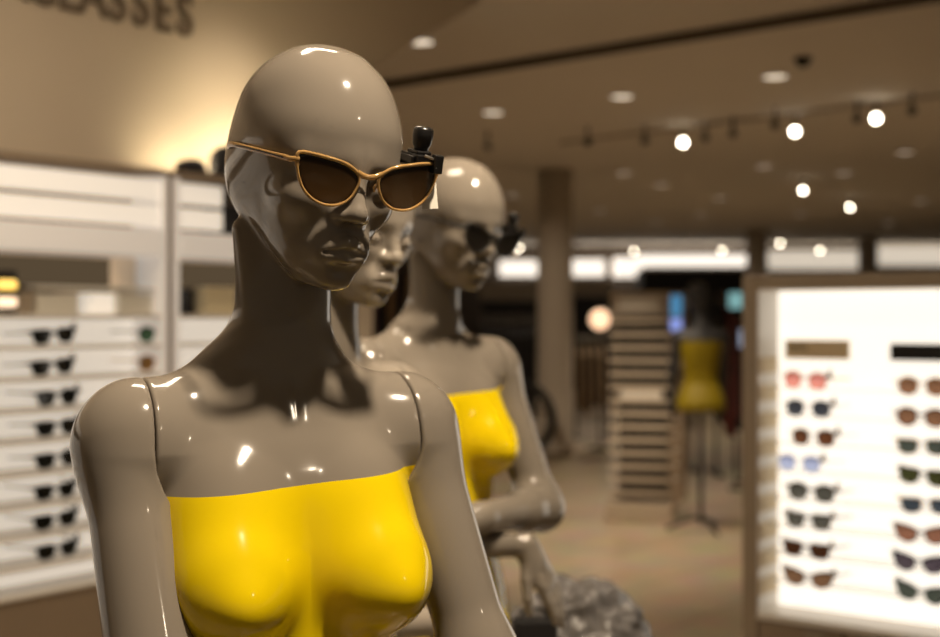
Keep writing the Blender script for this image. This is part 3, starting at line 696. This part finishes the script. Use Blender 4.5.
def L(name, tint, gloss=.30):
    """see-through tinted lens, lit from behind by the light panel"""
    m = bpy.data.materials.new(name); m.use_nodes = True; nt = m.node_tree; b = nt.nodes['Principled BSDF']; out = nt.nodes['Material Output']
    b.inputs['Base Color'].default_value = (*[c * .35 for c in tint], 1); b.inputs['Roughness'].default_value = .06
    tr = nt.nodes.new('ShaderNodeBsdfTransparent'); mx = nt.nodes.new('ShaderNodeMixShader'); mx.inputs[0].default_value = gloss
    tc = nt.nodes.new('ShaderNodeTexCoord'); sp = nt.nodes.new('ShaderNodeSeparateXYZ'); mr = nt.nodes.new('ShaderNodeMapRange'); mr.inputs[1].default_value = -.022; mr.inputs[2].default_value = .018
    nt.links.new(tc.outputs['Object'], sp.inputs[0]); nt.links.new(sp.outputs[2], mr.inputs[0])
    cm = nt.nodes.new('ShaderNodeMix'); cm.data_type = 'RGBA'; cm.inputs[6].default_value = (*[min(1, math.sqrt(c) * 1.1) for c in tint], 1); cm.inputs[7].default_value = (*[math.sqrt(c) * .72 for c in tint], 1)
    nt.links.new(mr.outputs[0], cm.inputs[0]); nt.links.new(cm.outputs[2], tr.inputs[0])
    nt.links.new(tr.outputs[0], mx.inputs[1]); nt.links.new(b.outputs[0], mx.inputs[2]); nt.links.new(mx.outputs[0], out.inputs[0]); return m
lm = {'pink': L('pink_lens', (.95, .34, .30), .1), 'slate': L('slate_lens', (.09, .10, .13)), 'brown': L('brown_lens', (.22, .085, .04)), 'blue': L('pale_blue_lens', (.48, .56, .95), .1), 'grey': L('grey_lens', (.16, .16, .14)),
      'darkbrown': L('dark_brown_lens', (.10, .04, .018)), 'brgrad': L('brown_fade_lens', (.34, .19, .11)), 'lightbrown': L('light_brown_lens', (.42, .22, .13)), 'olive': L('olive_lens', (.10, .11, .04)), 'salmon': L('salmon_lens', (.50, .24, .16)),
      'purple': L('violet_grey_lens', (.16, .13, .17)), 'green': L('grey_green_lens', (.13, .16, .14)), 'navy': L('navy_grey_lens', (.10, .13, .17))}
clearf = mat('clear_frame', (.9, .82, .70), .2, alpha=.35); pinkf = mat('pink_frame', (.8, .4, .3), .3, alpha=.5); tort = mat('tortoise_frame', (.10, .045, .015), .25, coat=.4, noise=.6, nscale=60); goldf = mat('gold_frame', (.75, .5, .2), .3, metal=1)
tagtan = mat('tan_tag', (.20, .14, .06), .4)
colA = [('round', 'pink', goldf, 805, 380, 'pink round'), ('round', 'slate', clearf, 808, 408, 'slate grey'), ('round', 'brown', clearf, 813, 437, 'reddish brown'), ('round', 'blue', clearf, 799, 463, 'pale blue round'),
        ('round', 'grey', tort, 811, 492, 'grey fading'), ('square', 'grey', tort, 808, 520, 'narrow smoky grey'), ('square', 'darkbrown', tort, 806, 549, 'dark brown'), ('cat', 'brgrad', tort, 808, 577, 'brown fading')]
colB = [('round', 'lightbrown', goldf, 922, 386, 'light brown'), ('round', 'lightbrown', tort, 921, 417, 'warm brown'), ('square', 'green', goldf, 922, 446, 'grey green'), ('square', 'olive', tort, 923, 476, 'olive'),
        ('square', 'navy', goldf, 926, 505, 'navy grey'), ('cat', 'salmon', tort, 921, 533, 'salmon brown'), ('cat', 'purple', M['black'], 919, 562, 'violet grey cat-eye'), ('cat', 'green', M['black'], 921, 592, 'dark green cat-eye')]
wo = ['top', 'second', 'third', 'fourth', 'fifth', 'sixth', 'seventh', 'bottom']
for ci, colm in enumerate((colA, colB)):
    for ri, (st, lk, fm_, px, py, nm) in enumerate(colm):
        y = .045; x = at_cab(px, y)
        o = make_glasses(st, lm[lk], fm_, False, .0013 if fm_ in (clearf, goldf) else .0021, taglab='small', tagm=tagtan if ci == 0 else None,
                         label='%s sunglasses, %s row of the %s column in the lit cabinet' % (nm, wo[ri], ('left', 'right')[ci]), group='sunglasses in the lit cabinet')
        z = ROWZ[ri] if ri else ROWZ[0]
        yy = C0.y + .8 * y - .6 * x
        o.location = cab_pt(x, y, EYE - (py - 318) * yy / FPX); o.rotation_euler = (0, R(rng.uniform(-2, 3)), VR + R(rng.uniform(-6, 8))); o.scale = (1.12, .7, 1.12)
tag(cb, 'tall taupe cabinet with bright backlit sunglasses shelves on the right', 'cabinet')

M['tower'] = mat('tower_laminate', (.55, .46, .36), .45)
# ------------------------------------------------------------------ shelf tower
fl = lambda px, py: Vector(((px - 470) * (FPX * EYE / (py - 318)) / FPX, FPX * EYE / (py - 318), 0))
T0 = fl(610, 519); tw = empty('shelf_tower', T0, R(-14)); TWW = .44
MB().box((-.03, -.08, .001), (TWW + .02, .46, .14)).build('base', M['tower'], tw, bev=.004)
MB().box((TWW, 0, .14), (TWW + .10, .40, 1.70)).build('side_panel', M['taupe'], tw, bev=.004)
MB().box((.04, .20, .14), (TWW, .38, 1.70)).build('back_panel', M['blackmat'], tw)
MB().box((0, .02, 1.52), (TWW, .20, 1.70)).build('header', M['tower'], tw, bev=.004)
for k in range(14):
    z = .19 + k * .098
    MB().box((0, -.03, z), (TWW - .001, .20, z + .018)).box((0, -.03, z + .018), (TWW - .001, -.018, z + .034)).build('tray', M['tower'], tw)
o = MB().box((.06, .000, 1.56), (.36, .012, 1.66)).build('placard', M['white'], tw)
for k in range(9): MB().lathe([(.014, -.010), (.014, 0)], (TWW + .05, -.001, .32 + k * .105), 12, axis='y').build('hook_disc', M['paper'], tw)
tag(tw, 'tall narrow display tower of stacked trays standing on the floor', 'display tower')
o = MB().box((0, 0, 0), (.30, .16, .10)).box((.02, -.001, .02), (.28, 0, .08)).build('box', M['white'], loc=T0 + Matrix.Rotation(R(-14), 3, 'Z') @ Vector((.08, -.015, .19 + 7 * .098 + .0185)), rot=(0, 0, R(-14)), bev=.003)
tag(o, 'white box lying on a middle tray of the display tower', 'box')

sc_ = T0 + Matrix.Rotation(R(-14), 3, 'Z') @ Vector((TWW + .05, 0, 0))
for zc, h_, c_ in ((1.595, .15, (.08, .28, .50)), (1.455, .09, (.35, .45, 1.0))):
    MB().box((TWW + .01, -.012, zc - h_ / 2), (TWW + .09, -.001, zc + h_ / 2)).build('screen', mat('screen_glow', (.02, .02, .02), .3, emit=c_, es=.8), tw)
# ------------------------------------------------------------------ far mannequin on a tripod stand
body2 = torso_me.copy(); body2.materials.clear(); body2.materials.append(lacquer('lacquered_torso_shaded', 1.345, 0, (.045, .045, .05), (.26, .19, .003), .5))  # same yellow, darkened to put shade into the colour
arm2 = []
for me in (armL, armR):
    m2 = me.copy(); m2.materials.clear(); m2.materials.append(mat('dark_lacquer', (.04, .04, .045), .25)); arm2.append(m2)
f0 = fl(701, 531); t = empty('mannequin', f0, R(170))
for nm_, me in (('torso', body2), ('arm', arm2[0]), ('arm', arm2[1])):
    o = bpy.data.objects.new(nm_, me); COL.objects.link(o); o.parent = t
MB().lathe([(.016, .06), (.016, .858)], n=16).build('pole', M['blackmat'], t)
for k in range(3):
    a = R(90 + 120 * k + 30)
    MB().tube([(0, 0, .10), (.12 * math.cos(a), .12 * math.sin(a), .07), (.24 * math.cos(a), .24 * math.sin(a), .014)], .012, 8).build('leg', M['blackmat'], t)
tag(t, 'dark mannequin with shade-darkened yellow torso on a black tripod stand far back', 'mannequin')

# ------------------------------------------------------------------ pedestal with crumpled plastic, bottom centre
ped = P(572, 640, 2.85); t = empty('pedestal', (ped.x, ped.y, 0))
MB().lathe([(.20, .001), (.20, .02), (.03, .03), (.03, .74), (.20, .75), (.21, .755), (.21, .775), (.205, .78)], n=48).build('column', M['blackmat'], t)
tag(t, 'round black pedestal table under the crumpled plastic', 'pedestal')
from mathutils import noise as mn
vs = []; fs = []; NU, NV = 96, 40
for j in range(NV + 1):
    for i in range(NU):
        a = 2 * math.pi * i / NU; e = j / NV * math.pi / 2
        d = Vector((math.cos(a) * math.cos(e), math.sin(a) * math.cos(e), math.sin(e)))
        q = d * 1.5 + Vector((3, 1, 7)); w_ = mn.noise(q); f = .92 - abs(mn.noise(q * 1.6 + Vector((w_, w_, 0)) * 1.5)) * .28 + mn.noise(q * 1.8) * .16 - abs(mn.noise(q * Vector((3.5, 3.5, 9)) if False else Vector((q.x * 5, q.y * 5, q.z * 1.5)))) * .12
        vs.append((d.x * .185 * f, d.y * .16 * f, d.z * .175 * f))
for j in range(NV):
    for i in range(NU): fs.append((j*NU+i, j*NU+(i+1) % NU, (j+1)*NU+(i+1) % NU, (j+1)*NU+i))
o = MB().add(vs, fs, True).build('plastic_wrap', mat('cloudy_plastic', (.15, .14, .138), .25, coat=.3, noise=.15, nscale=8), loc=(ped.x + .015, ped.y, .781))
tag(o, 'heap of crumpled cloudy grey plastic wrap at the bottom centre', 'plastic wrap')
h = empty('handbag', (ped.x - .085, ped.y - .17, .781), R(10))
MB().prism([(-.05, 0), (.05, 0), (.045, .10), (-.045, .10)], 0, .05).build('body', M['blackmat'], h, bev=.008)
MB().tube([(-.03, .025, .10), (-.028, .025, .112), (0, .025, .118), (.028, .025, .112), (.03, .025, .10)], .005, 8).build('strap', M['black'], h)
tag(h, 'small black bag in front of the crumpled plastic', 'bag')

# ------------------------------------------------------------------ far shops: dark fittings
c = P(514, 412, 13.6); t = empty('bicycle_wheel', (c.x, c.y, 0))
MB().tube([(.40 * math.cos(k * math.pi / 24), 0, .445 + .40 * math.sin(k * math.pi / 24)) for k in range(48)], .045, 10, True).build('tyre', M['blackmat'], t)
MB().tube([(.36 * math.cos(k * math.pi / 24), 0, .445 + .36 * math.sin(k * math.pi / 24)) for k in range(48)], .010, 8, True).build('rim', M['darkmetal'], t)
MB().lathe([(.03, -.04), (.03, .04)], (0, 0, .445), 12, axis='y').build('hub', M['darkmetal'], t)
for k in range(12):
    a = k * math.pi / 6; MB().tube([(.03 * math.cos(a), 0, .445 + .03 * math.sin(a)), (.35 * math.cos(a), 0, .445 + .35 * math.sin(a))], .002, 5).build('spoke', M['darkmetal'], t)
tag(t, 'large black wheel standing upright left of the round column', 'wheel')
def rack(px0, px1, ytop, Y, mats, label, n=14, foot=0):
    a, b = P(px0, ytop, Y), P(px1, ytop, Y); W = b.x - a.x; H = a.z; t = empty('clothes_rack', (a.x, Y, 0))
    for x in (0, W): MB().tube([(x, 0, .03), (x, 0, H)], .015, 8).build('post', M['darkmetal'], t)
    MB().tube([(0, 0, H), (W, 0, H)], .015, 8).build('rail', M['darkmetal'], t)
    for x in (0, W): MB().box((x - .03, -.28, .001), (x + .03, .28, .03)).build('foot', M['darkmetal'], t)
    r = random.Random(px0); tag(t, label, 'clothes rack')
    OW = ['leftmost', 'second from the left', 'third from the left', 'fourth from the left', 'fifth from the left', 'sixth from the left', 'seventh from the left', 'eighth from the left', 'ninth from the left', 'tenth from the left', 'eleventh from the left', 'twelfth from the left']
    CW = {'dark': 'black', 'fab_tan': 'tan', 'fab_red': 'dark red', 'fab_blue': 'blue grey', 'fab_plum': 'plum'}
    for k in range(n):
        mk_ = r.choice(mats); x = W * (k + .5) / n; w_ = W / n * .42; dp = r.uniform(.18, .24); zb = H * .24 + r.uniform(-.05, .2); zt = H - .09
        g = MB(); g.add([(-w_, -dp, zb), (w_, -dp, zb), (w_, dp, zb), (-w_, dp, zb), (-w_ * .8, -dp * .85, zt - .12), (w_ * .8, -dp * .85, zt - .12), (w_ * .8, dp * .85, zt - .12), (-w_ * .8, dp * .85, zt - .12),
                         (-w_ * .3, -.04, zt), (w_ * .3, -.04, zt), (w_ * .3, .04, zt), (-w_ * .3, .04, zt)],
                        [(3,2,1,0),(0,1,5,4),(1,2,6,5),(2,3,7,6),(3,0,4,7),(4,5,9,8),(5,6,10,9),(6,7,11,10),(7,4,8,11),(8,9,10,11)])
        c = empty('garment', (a.x + x, Y, 0)); g.build('cloth', M[mk_], c, bev=.01)
        MB().tube([(0, 0, zt), (0, 0, H + .035), (0, .03, H + .045)], .004, 6).build('hook', M['metal'], c)
        tag(c, '%s garment, %s on the %s' % (CW[mk_], OW[k], label.split(' with ')[0]), 'garment', 'garments on the ' + label.split(' with ')[0])
M['fab_plum'] = mat('plum_fabric', (.16, .08, .11), .9, noise=.3); M['fab_red'] = mat('red_fabric', (.16, .035, .03), .9, noise=.3); M['fab_blue'] = mat('blue_grey_fabric', (.06, .07, .09), .9, noise=.3); M['fab_tan'] = mat('tan_fabric', (.28, .19, .11), .9, noise=.3)
rack(480, 541, 318, 15.6, ['dark', 'dark', 'dark', 'dark'], 'clothes rack left of the round column with black garments', 12)
rack(576, 608, 338, 16.5, ['dark', 'dark', 'fab_tan'], 'low clothes rack right of the round column with dark garments', 8)
rack(664, 690, 296, 13.0, ['dark', 'dark', 'fab_blue'], 'clothes rack left of the far mannequin with dark garments', 7)
rack(716, 750, 296, 12.6, ['dark', 'dark', 'fab_blue', 'fab_red'], 'clothes rack right of the far mannequin with dark garments', 9)
rack(352, 432, 258, 9.6, ['dark', 'fab_tan', 'fab_red', 'fab_plum'], 'clothes rack seen between the mannequin necks with coloured garments', 9)
# dark shop front and pale panels under the fascias
def panel(px0, px1, y0, y1, Y, m, name, label, cat, d=.4):
    a, b = P(px0, y1, Y), P(px1, y0, Y); o = MB().box((a.x, Y, max(a.z, .001)), (b.x, Y + d, b.z)).build(name, m, bev=.01); return tag(o, label, cat)
panel(642, 756, 269, 400, 27.2, M['blackmat'], 'shop', 'wide black shop front under the long lit strip', 'shop front', 1.0)
panel(480, 541, 282, 300, 27.6, M['taupe_frame'], 'shop_sign', 'brown blank shop sign under the fascia left of the column', 'sign')
panel(570, 612, 280, 296, 27.6, M['taupe_frame'], 'shop_sign', 'brown blank shop sign under the fascia right of the column', 'sign')
panel(482, 541, 301, 396, 27.4, M['blackmat'], 'shop', 'dark shop opening left of the round column', 'shop front', 1.0)
panel(574, 612, 297, 396, 27.4, M['blackmat'], 'shop', 'dark shop opening right of the round column', 'shop front', 1.0)
g_ = P(600, 319, 15.0); t = empty('globe_lamp', (g_.x, g_.y, 0))
MB().lathe([(.16, .001), (.16, .02), (.015, .03), (.015, g_.z - .11)], n=24).build('stand', M['darkmetal'], t)
MB().lathe([(.115 * math.sin(k * math.pi / 12) + .001, g_.z - .115 * math.cos(k * math.pi / 12)) for k in range(13)], n=24).build('globe', mat('lamp_globe', (1, .8, .6), .4, emit=(1, .62, .38), es=1.6), t)
tag(t, 'glowing pinkish globe lamp between the column and the display tower', 'lamp')
for px, py, w_, h_, c_, lab in ((736, 300, .12, .14, (.25, .5, .5), 'teal lit square near the left edge of the lit cabinet'), (744, 338, .07, .16, (.40, .46, .6), 'narrow bluish lit panel beside the lit cabinet edge')):
    c = P(px, py, 11.4 if px < 740 else 11.9); t = empty('screen', (c.x, c.y, 0))
    MB().box((-w_ / 2, 0, c.z - h_ / 2), (w_ / 2, .02, c.z + h_ / 2)).build('display', mat('screen_glow', (.02, .02, .02), .3, emit=c_, es=.8), t)
    MB().tube([(0, .03, .02), (0, .03, c.z + h_ / 2)], .012, 8).build('pole', M['blackmat'], t); MB().lathe([(.06, .001), (.06, .02)], (0, .03, 0), 24).build('base', M['blackmat'], t)
    tag(t, lab, 'screen')
